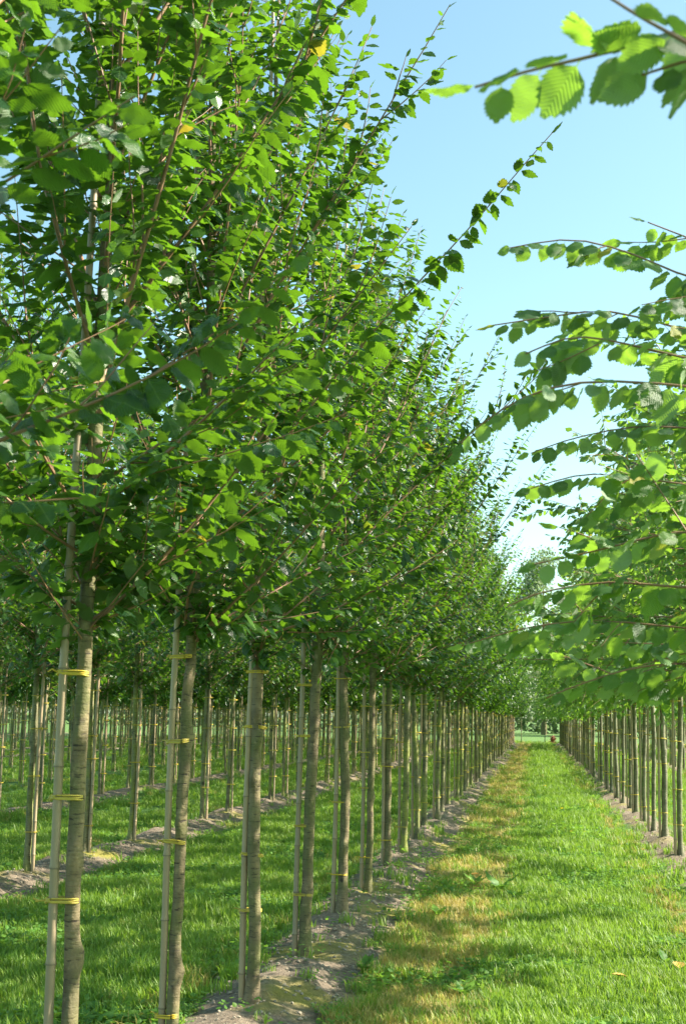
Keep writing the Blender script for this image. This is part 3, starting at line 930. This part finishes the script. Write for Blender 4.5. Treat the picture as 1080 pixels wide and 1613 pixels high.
TRUNK_R = {('L1', 1): 0.025, ('L1', 2): 0.0255, ('L1', 3): 0.034}
def build_unique(rn, idx, x, y):
    kind = 'l' if rn[0] == 'L' else 'r'
    seed = {'L': 100, 'R': 300}[rn[0]] + idx + (50 if rn == 'L2' else 0)
    zb = ground_height(x, y)
    cust = [np.array(c) - np.array([x, y, zb]) for c in CUST.get((rn, idx), [])]
    H = 5.85 if kind == 'l' else 4.6
    H += 0.3 * math.sin(idx * 2.3) + (0.4 if kind == 'r' and idx > 2 else 0)
    TP, TR, brs = grow(seed, kind, H, make_skip(rn, x, y), cust, dens=1.0 if kind == 'l' else (.8 if idx < 3 else 1.05), reach=(.88 if idx < 4 else 1.0) if kind == 'l' else 1.0,
                       trim=make_trim(rn, idx, x, y), n_main=None if kind == 'l' else (13 if idx < 3 else 24))  # front right-row crowns thinned to let sun dapple the left trunks
    TR = TR * (TRUNK_R[(rn, idx)] / TR[3] if (rn, idx) in TRUNK_R else 1)
    lab, g = tree_label(rn, idx)
    root = thing('hornbeam_tree' if kind == 'l' else 'broadleaf_tree', lab, 'tree', (x, y, zb),
                 'young trees staked in rows')
    r = np.random.default_rng(seed)
    obj('trunk', trunk_mesh(TP, TR, r, 'trunk', M['bark'] if kind == 'l' else M['bark_r'], 16, knots=7 if idx in (1, 2) else 4), root)
    allL = []
    for tubes, L in brs:
        if tubes:
            mb = MB()
            for Q, rad in tubes:
                tube(mb, Q, rad, 6 if rad[0] > .004 else 4, cap=False)
            obj('branch', mb.mesh('branch', M['twig']), root)
        if L:
            allL.append(L)
    L = cat_leaves(allL)
    px = leaf_px(L['p'] + np.array([x, y, zb]), L['size'])
    order = np.argsort(-px)
    big = [int(k) for k in order[:300] if px[k] >= 12]
    rest = np.setdiff1d(np.arange(len(px)), big)
    lod = 1 if y < 6 else 2
    mb = MB()
    add_leaves(mb, sub(L, rest), kind, lod)
    c = obj('crown', mb.mesh('crown', M['leaf_l' if kind == 'l' else 'leaf_r']), root, kind='stuff')
    xx, yy, zz = frames(L['along'][big], L['nrm'][big])
    for n_, k in enumerate(big):
        s = L['size'][k]
        m = Matrix(((xx[n_][0], yy[n_][0], zz[n_][0]), (xx[n_][1], yy[n_][1], zz[n_][1]), (xx[n_][2], yy[n_][2], zz[n_][2])))
        o = bpy.data.objects.new('leaf', LEAF_OBJ[(kind, (k * 5) % 7)])
        o.matrix_basis = Matrix.Translation(L['p'][k]) @ m.to_4x4() @ Matrix.Scale(s, 4)
        o.parent = root
        COL.objects.link(o)
    return len(px)

VAR = {}
def variant(kind, k, far):
    key = (kind, k, far)
    if key in VAR:
        return VAR[key]
    H = {'l': 5.8, 'r': 5.25, 's': 3.3}[kind] + 0.25 * math.sin(k * 1.9)  # smallest kind made short so sun passes over the rows behind the right one
    kk = 'l' if kind == 'l' else 'r'
    TP, TR, brs = grow(700 + k * 11 + (50 if kind == 's' else 0), kk, H, dens=0.85 if not far else 0.45, reach={'l': 1.03, 'r': 1.0, 's': .6}[kind])
    r = np.random.default_rng(k)
    ex = []
    for tubes, _ in brs:
        for n_, (Q, rad) in enumerate(tubes):
            if n_ == 0 or not far:
                ex.append((Q, rad * (1.3 if far else 1)))
    mat = M['bark_moss'] if kind == 'l' else M['bark_r']
    tm = trunk_mesh(TP, TR, r, 'trunk', mat, 7 if far else 9, fine=not far, extra=ex, knots=2)
    L = cat_leaves([l for _, l in brs if l])
    mb = MB()
    if far:
        add_leaves(mb, L, kk, 3, scale=1.5)
    else:
        add_leaves(mb, L, kk, 2, scale=1.05)
    cm = mb.mesh('crown', M['leaf_l' if kind == 'l' else 'leaf_r'])
    VAR[key] = (tm, cm)
    return VAR[key]

def stadium(z, r1, r2, off, rad, coils, seed):
    """yellow band looped round trunk and cane"""
    r = random.Random(seed); mb = MB()
    ox, oy = off; D = math.hypot(ox, oy); base = math.atan2(oy, ox)
    tilt = r.uniform(-.006, .006)
    for c in range(coils):
        pts = []
        for k in range(26):
            a = k / 25 * 2 * math.pi
            if math.cos(a) > 0:
                cx, rr = D, r2
            else:
                cx, rr = 0, r1
            px, py = cx + rr * math.cos(a), rr * math.sin(a)
            pts.append((px * math.cos(base) - py * math.sin(base), px * math.sin(base) + py * math.cos(base),
                        (c - (coils - 1) / 2) * 0.0050 + 0.0015 * math.sin(a * 2 + c * 2) + tilt * math.cos(a)))
        tube(mb, pts, rad, 5, cap=False)
    # knot with loose ends beside the cane
    kx, ky = -math.cos(base) * r1, -math.sin(base) * r1
    for s in range(r.choice([0, 1, 1, 2])):
        a = base + math.pi + r.uniform(-1.2, 1.2); ln = r.uniform(.015, .045)
        tube(mb, [(kx, ky, 0), (kx + math.cos(a) * ln * .6, ky + math.sin(a) * ln * .6, r.uniform(-.004, .012)),
                  (kx + math.cos(a) * ln, ky + math.sin(a) * ln, r.uniform(-.015, .01))], rad * .9, 4)
    tube(mb, [(kx - .004, ky, -.007), (kx + .006, ky, 0), (kx - .002, ky, .007)], rad * 2.0, 5)
    return mb.mesh('tie', M['tie'])

def cane_mesh(h, r0, lean, seed, sides=10, ties=None, off=(0, 0)):
    r = random.Random(seed); mb = MB()
    zs, rs = [-.12], [r0]
    z = r.uniform(.1, .3)
    while z < h - .05:
        rr = r0 * (1 - 0.45 * z / 6.2)
        if sides > 6:
            zs += [z - .012, z - .003, z + .003, z + .012]; rs += [rr, rr * 1.12, rr * 1.05, rr * .97]
        else:
            zs += [z]; rs += [rr]
        z += r.uniform(.26, .36) if sides > 6 else 1.0
    zs.append(h); rs.append(r0 * (1 - 0.45 * h / 6.2))
    zs = np.array(zs)
    P = np.stack([lean[0] * zs + .006 * np.sin(zs * 2.1 + seed), lean[1] * zs + .006 * np.cos(zs * 1.7), zs], 1)
    tube(mb, P, np.array(rs), sides)
    if sides > 6:       # dark rings at the joints of the cane
        for k in range(2, len(zs) - 2, 4):
            zc_ = (zs[k] + zs[k - 1]) / 2
            c = np.array([np.interp(zc_, zs, P[:, 0]), np.interp(zc_, zs, P[:, 1]), zc_])
            tube(mb, [c - [0, 0, .0022], c + [0, 0, .0022]], [rs[k] * 1.1, rs[k] * 1.1], sides, mat=2, cap=False)
    if ties:
        for z in ties:      # plain bands, far away
            c = np.array([-off[0] * .5 + lean[0] * z, -off[1] * .5 + lean[1] * z, z])
            w = math.hypot(*off) / 2 + .045
            V = []
            for zz in (-.008, .008):
                for k in range(8):
                    a = k / 8 * 2 * math.pi
                    V.append(c + np.array([w * math.cos(a), .043 * math.sin(a), zz]))
            F = [(k, (k + 1) % 8, 8 + (k + 1) % 8, 8 + k) for k in range(8)]
            mb.add(V, F, mat=1)
    return mb.mesh('cane', [M['cane'], M['tie'], M['node']])

TIE_Z = [0.37, 0.88, 1.33, 1.70, 2.62]
STK = {}
def stake(rn, idx, x, y, near):
    lab, g = stake_label(rn, idx)
    left = rn in ('L1', 'R1', 'R2', 'R3', 'R4')
    off = (-0.062 if left else 0.066, -0.01)
    h = 6.15 if rn == 'L1' else (2.25 if rn[0] == 'L' else 3.9)
    if rn == 'L1' and idx % 3 == 1: h = 5.3
    zb = ground_height(x, y)
    if near:
        r = random.Random(idx * 5 + ord(rn[1]))
        tr_ = TRUNK_R.get((rn, idx), .037)
        cr_ = .0155 if tr_ < .03 else .0185
        off = (math.copysign(tr_ + cr_ + .004 + r.uniform(0, .004), off[0]), off[1] + r.uniform(-.01, .01))
        root = thing('bamboo_stake', lab, 'bamboo cane', (x + off[0], y + off[1], zb), g or 'bamboo canes tied beside the trees')
        obj('cane', cane_mesh(h, cr_, (r.uniform(0, .005), 0), idx), root)
        for k, z in enumerate(TIE_Z if left else TIE_Z[:4]):
            if z > h: continue
            zz = z + r.uniform(-.12, .12)
            me = stadium(zz, cr_ + .003, tr_ + .003, (-off[0], -off[1]), .0031, 3 if y < 9 else 2, idx * 10 + k)
            t_ = obj('tie', me, root)
            t_.location = (0, 0, zz)
    else:
        key = (left, rn[0], idx % 4, round(h, 1))
        if key not in STK:
            r = random.Random(hash(str(key)) % 1000 if False else idx % 4 + 17)
            STK[key] = cane_mesh(h, .016, (r.uniform(-.004, .004), 0), idx, 6, [z + r.uniform(-.08, .08) for z in TIE_Z[:4]], off)
        root = thing('bamboo_stake', lab, 'bamboo cane', (x + off[0], y + off[1], zb), g or 'bamboo canes tied beside the trees', STK[key])

nleaf = 0
for rn, idx, x, y, dist in single:
    jx = 0.0 if y < 16 else RNG.normal(0, .03)
    uniq = (rn == 'L1' and y < 14) or (rn == 'R1' and y < 12)
    if uniq:
        nleaf += build_unique(rn, idx, x, y)
    else:
        kind = 'l' if rn[0] == 'L' else ('r' if rn == 'R1' else 's')
        far = dist > 30
        nv = {'l': 6, 'r': 5, 's': 2}[kind]
        tm, cm = variant(kind, (idx * 3 + int(rn[1:]) + (idx // 4)) % nv, far)
        lab, g = tree_label(rn, idx)
        root = thing('hornbeam_tree' if kind == 'l' else 'broadleaf_tree', lab, 'tree', (x + jx, y, ground_height(x, y)), g or 'young trees staked in rows')
        root.rotation_euler = (RNG.normal(0, .011), RNG.normal(0, .011), RNG.uniform(0, 6.28))
        s = RNG.uniform(.94, 1.06)
        obj('trunk', tm, root); c = obj('crown', cm, root, kind='stuff')
        c.scale = (s, s, 1)
        x = x + jx
    stake(rn, idx, x, y, (rn == 'L1' and y < 24) or (rn == 'L2' and y < 19) or (rn == 'R1' and y < 24))

# everything past the nearest three hundred: one mass of trees and one of canes
def mass_scatter():
    protos = []
    for k in range(3):
        tm, cm = variant('l', k, True)
        a = bpy.data.objects.new('mass_kind', None)
        mb = MB()
        for me, mo in ((tm, 0), (cm, 2)):
            V = np.zeros(len(me.vertices) * 3, np.float32); me.vertices.foreach_get('co', V)
            li = np.zeros(len(me.loops), np.int32); me.loops.foreach_get('vertex_index', li)
            uv = np.zeros(len(me.loops) * 2, np.float32); me.uv_layers[0].data.foreach_get('uv', uv)
            UVv = np.zeros((len(me.vertices), 2), np.float32); UVv[li] = uv.reshape(-1, 2)
            va = np.zeros(len(me.vertices), np.float32); me.attributes['var'].data.foreach_get('value', va)
            first = True
            tot = np.zeros(len(me.polygons), np.int32); me.polygons.foreach_get('loop_total', tot)
            mi = np.zeros(len(me.polygons), np.int32); me.polygons.foreach_get('material_index', mi)
            st = np.zeros(len(me.polygons), np.int32); me.polygons.foreach_get('loop_start', st)
            base = mb.nv
            for tt in np.unique(tot):
                for m_ in np.unique(mi):
                    sel = (tot == tt) & (mi == m_)
                    if not sel.any(): continue
                    F = li[st[sel][:, None] + np.arange(tt)]
                    if first:
                        mb.add(V.reshape(-1, 3), F, UVv, va, m_ + mo); first = False
                    else:
                        mb.f.append((F.astype(np.int32) + base, m_ + mo))
        protos.append(mb.mesh('tree_kind', [M['bark_moss'], M['twig'], M['leaf_l']]))
    P = [(x, y, ground_height(x, y)) for _, _, x, y, _ in mass]
    n = len(P)
    scatter('distant_trees', P, [(0, 0, RNG.uniform(0, 6.28)) for _ in P], RNG.uniform(.95, 1.05, n), protos,
            'mass of small distant nursery trees far off between the rows')
    P2 = [(x + .066, y, ground_height(x, y)) for _, _, x, y, _ in mass]
    scatter('distant_canes', P2, [(0, 0, 0)] * n, np.ones(n), [cane_mesh(2.2, .016, (0, 0), 3, 4, TIE_Z[:4], (.066, 0))],
            'thin canes standing by the distant nursery trees')
mass_scatter()

# ------------------------------------------------------------------ background trees
def big_tree(seed, H, R, label, x, y, col='leaf_far'):
    r = np.random.default_rng(seed)
    root = thing('background_tree', label, 'tree', (x, y, -.02), 'tall trees beyond the nursery')
    mb = MB()
    tube(mb, [(0, 0, -.2), (.1, 0, H * .3), (0, .1, H * .85)], np.array([.35, .25, .05]), 8)
    for k in range(10):
        a = r.uniform(0, 6.28); z = H * r.uniform(.2, .7); l = R * r.uniform(.5, .9)
        tube(mb, [(0, 0, z), (math.cos(a) * l * .5, math.sin(a) * l * .5, z + l * .5), (math.cos(a) * l, math.sin(a) * l, z + l)], np.array([.12, .07, .02]), 5)
    obj('trunk', mb.mesh('trunk', M['bark']), root)
    n = 12000
    cl = 40
    ca = r.uniform(0, 6.28, cl); cz = r.uniform(.12, .95, cl)
    prof = np.sin(np.pi * np.clip(cz, 0, 1) ** .75) ** .6 * R
    cr = prof * r.uniform(.35, 1, cl)
    C = np.stack([cr * np.cos(ca), cr * np.sin(ca), cz * H], 1)
    w = r.integers(0, cl, n)
    p = C[w] + norm(r.normal(0, 1, (n, 3))) * (r.random((n, 1)) ** .4) * np.array([R * .33, R * .33, H * .075]) 
    mb = MB()
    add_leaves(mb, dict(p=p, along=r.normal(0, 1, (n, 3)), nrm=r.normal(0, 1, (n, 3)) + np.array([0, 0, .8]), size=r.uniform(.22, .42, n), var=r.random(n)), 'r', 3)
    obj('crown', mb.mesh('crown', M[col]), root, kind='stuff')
for k, (x, y, H, R, lab) in enumerate([
        (-14, 150, 18, 5.5, 'tall pale willow farthest left in the line behind the end of the lane'),
        (-6, 142, 20, 5.0, 'tall grey-green tree just left of the end of the lane'),
        (1, 155, 22, 5.5, 'highest grey-green tree standing straight behind the end of the lane'),
        (8, 140, 19, 5.0, 'round grey-green tree just right of the end of the lane'),
        (15, 150, 21, 5.5, 'broad grey-green tree behind the right-hand row'),
        (23, 146, 18, 5.0, 'grey-green tree farthest right behind the right-hand row')]):
    big_tree(40 + k, H, R, lab, x, y)
for k in range(12):
    x, y = -9.5 + 1.7 * k, 97.5 + 0.7 * math.sin(k * 2.7)
    tm, cm = variant('l' if k % 3 else 's', k % 2, True)
    root = thing('young_tree', f'{ORD[k]} small tree from the left in the cross row closing the lane', 'tree', (x, y, -.02), 'small trees across the far end of the lane')
    obj('trunk', tm, root); obj('crown', cm, root, kind='stuff')
# low woods along the horizon, one mass
r_ = np.random.default_rng(5)
n_ = 26000
ang_ = r_.uniform(-170, 60, n_)
hh = np.array([4.5 + 2.2 * nz(a, 0, .09, 2) + 1.2 * nz(a, 0, .4, 5) for a in ang_])
pz = r_.random(n_) ** .8 * hh
mb = MB()
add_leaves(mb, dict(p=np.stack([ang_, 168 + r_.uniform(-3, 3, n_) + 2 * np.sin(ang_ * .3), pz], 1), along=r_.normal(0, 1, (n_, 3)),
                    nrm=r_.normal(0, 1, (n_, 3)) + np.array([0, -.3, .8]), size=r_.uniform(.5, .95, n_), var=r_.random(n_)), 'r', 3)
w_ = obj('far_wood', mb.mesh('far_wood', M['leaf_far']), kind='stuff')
w_['label'] = 'low pale green wood along the horizon beyond the fields'

# ------------------------------------------------------------------ weeds, flowers, fallen leaves
def weed(name, label, x, y, n, size, h, mat, group, seed, upright=.7):
    r = np.random.default_rng(seed)
    root = thing(name, label, 'weed', (x, y, ground_height(x, y)), group)
    for k in range(n):
        az = k * 2.4 + r.uniform(-.3, .3)
        al = np.array([math.cos(az), math.sin(az), upright * r.uniform(.5, 1.3)])
        V, F, U = TPL[('w', 1)][k % 4]
        V = V * np.array([.8, 1, 1])
        xx, yy, zz = frames(al[None], np.array([[0, 0, 1.]]))
        s = size * r.uniform(.7, 1.15)
        W = s * (V[:, 0:1] * xx + V[:, 1:2] * yy + V[:, 2:3] * zz) + np.array([0, 0, h * r.uniform(.1, 1)])
        mb = MB(); mb.add(W, F, U, np.full(len(V), r.random()))
        obj('leaf', mb.mesh('leaf', mat), root)
for k, (x, y, s, lab) in enumerate([
        (-0.34, 12.95, .21, 'broad-leaved dock growing tallest in the middle of the lane'),
        (-0.16, 12.2, .14, 'pale leafy dock just in front of the tall dock in the lane'),
        (-0.60, 13.4, .13, 'small dock left of the tall dock in the lane'),
        (-0.80, 11.2, .13, 'narrow upright weed between the bare soil and the dry grass'),
        (-0.42, 8.0, .11, 'pale long-leaved weed at the bottom edge of the lane'),
        (-1.08, 8.6, .12, 'grey-green rosette on the bare soil beside the front mound'),
        (0.86, 9.3, .10, 'wide plantain rosette near the right edge of the grass')]):
    weed('dock_weed', lab, x, y, 7 + k % 3, s, .05, M['leaf_s'], 'broad-leaved weeds in the lane', 60 + k, 1.0)
root = thing('shrub', 'small rust-red shrub at the far end of the right lane row', 'shrub', (1.25, 94.5, 0))
r_s = np.random.default_rng(9)
mb = MB(); n_s = 260
add_leaves(mb, dict(p=r_s.normal(0, 1, (n_s, 3)) * np.array([.09, .09, .12]) + [0, 0, .3], along=r_s.normal(0, 1, (n_s, 3)), nrm=r_s.normal(0, 1, (n_s, 3)), size=r_s.uniform(.06, .12, n_s), var=r_s.random(n_s)), 'r', 3)
obj('foliage', mb.mesh('foliage', flat_material('rust_red_leaf', (0.26, 0.07, 0.03), .6)), root, kind='stuff')
mb = MB(); tube(mb, [(0, 0, -.05), (.01, 0, .4)], .02, 5); obj('stem', mb.mesh('stem', M['twig']), root)
M['petal'] = flat_material('yellow_petal', (0.85, 0.60, 0.01), .6)
M['stem'] = flat_material('flower_stem', (0.12, 0.22, 0.04), .6)
for k, (x, y, lab) in enumerate([(0.44, 23.4, 'yellow dandelion flower in the middle of the lane'), (0.21, 31.2, 'tiny yellow dandelion farther up the lane')]):
    root = thing('dandelion', lab, 'flower', (x, y, ground_height(x, y)), 'dandelions in the lane')
    mb = MB(); tube(mb, [(0, 0, -.01), (.01, 0, .08), (0, 0, .13)], .003, 5); obj('stem', mb.mesh('stem', M['stem']), root)
    mb = MB()
    for q_ in range(18):
        a = q_ / 18 * 6.283; r1 = .036 if q_ % 2 else .022
        mb.add([(0, 0, .13), (math.cos(a - .16) * r1 * 1.5, math.sin(a - .14) * r1, .138 + .006 * (q_ % 2)), (math.cos(a + .14) * r1, math.sin(a + .14) * r1, .138 + .006 * (q_ % 2))], [(0, 1, 2)])
    obj('petals', mb.mesh('petals', M['petal']), root)
M['fallen'] = flat_material('fallen_brown_leaf', (0.42, 0.20, 0.07), .7, (0.55, 0.38, 0.06), 40)
for k, (x, y, s, lab) in enumerate([
        (0.92, 9.0, .12, 'curled brown fallen leaf at the right edge of the grass'),
        (0.56, 8.65, .09, 'orange brown fallen leaf lying flat in the shaded grass'),
        (-1.15, 7.5, .06, 'reddish fallen leaf on the bare soil of the front mound'),
        (-0.66, 13.8, .09, 'orange fallen leaf beside the dock'),
        (1.35, 17.2, .08, 'brown fallen leaf on the soil below the right-hand row'),
        (1.25, 18.6, .08, 'second brown fallen leaf farther along the right-hand soil')]):
    V, F, U = TPL[('r', 1)][k % 4]
    a = k * 1.7
    mb = MB()
    Rm = np.array([[math.cos(a), -math.sin(a), 0], [math.sin(a), math.cos(a), 0], [0, 0, 1]])
    V = V.copy(); V[:, 2] = 0.45 * np.abs(V[:, 0]) + .15 * V[:, 1] ** 2
    mb.add((V * s) @ Rm.T, F, U)
    thing('fallen_leaf', lab, 'fallen leaf', (x, y, ground_height(x, y) + (.055 if x > -.9 and x < 1.2 else .012)), 'fallen leaves on the ground', mb.mesh('fallen_leaf', M['fallen']))
print('leaves unique', nleaf, 'objects', len(bpy.data.objects), 'single', len(single), 'mass', len(mass), 'grass', len(gpts), len(dpts), len(cpts), len(spts),
      'tris', sum(len(m.polygons) for m in bpy.data.meshes))
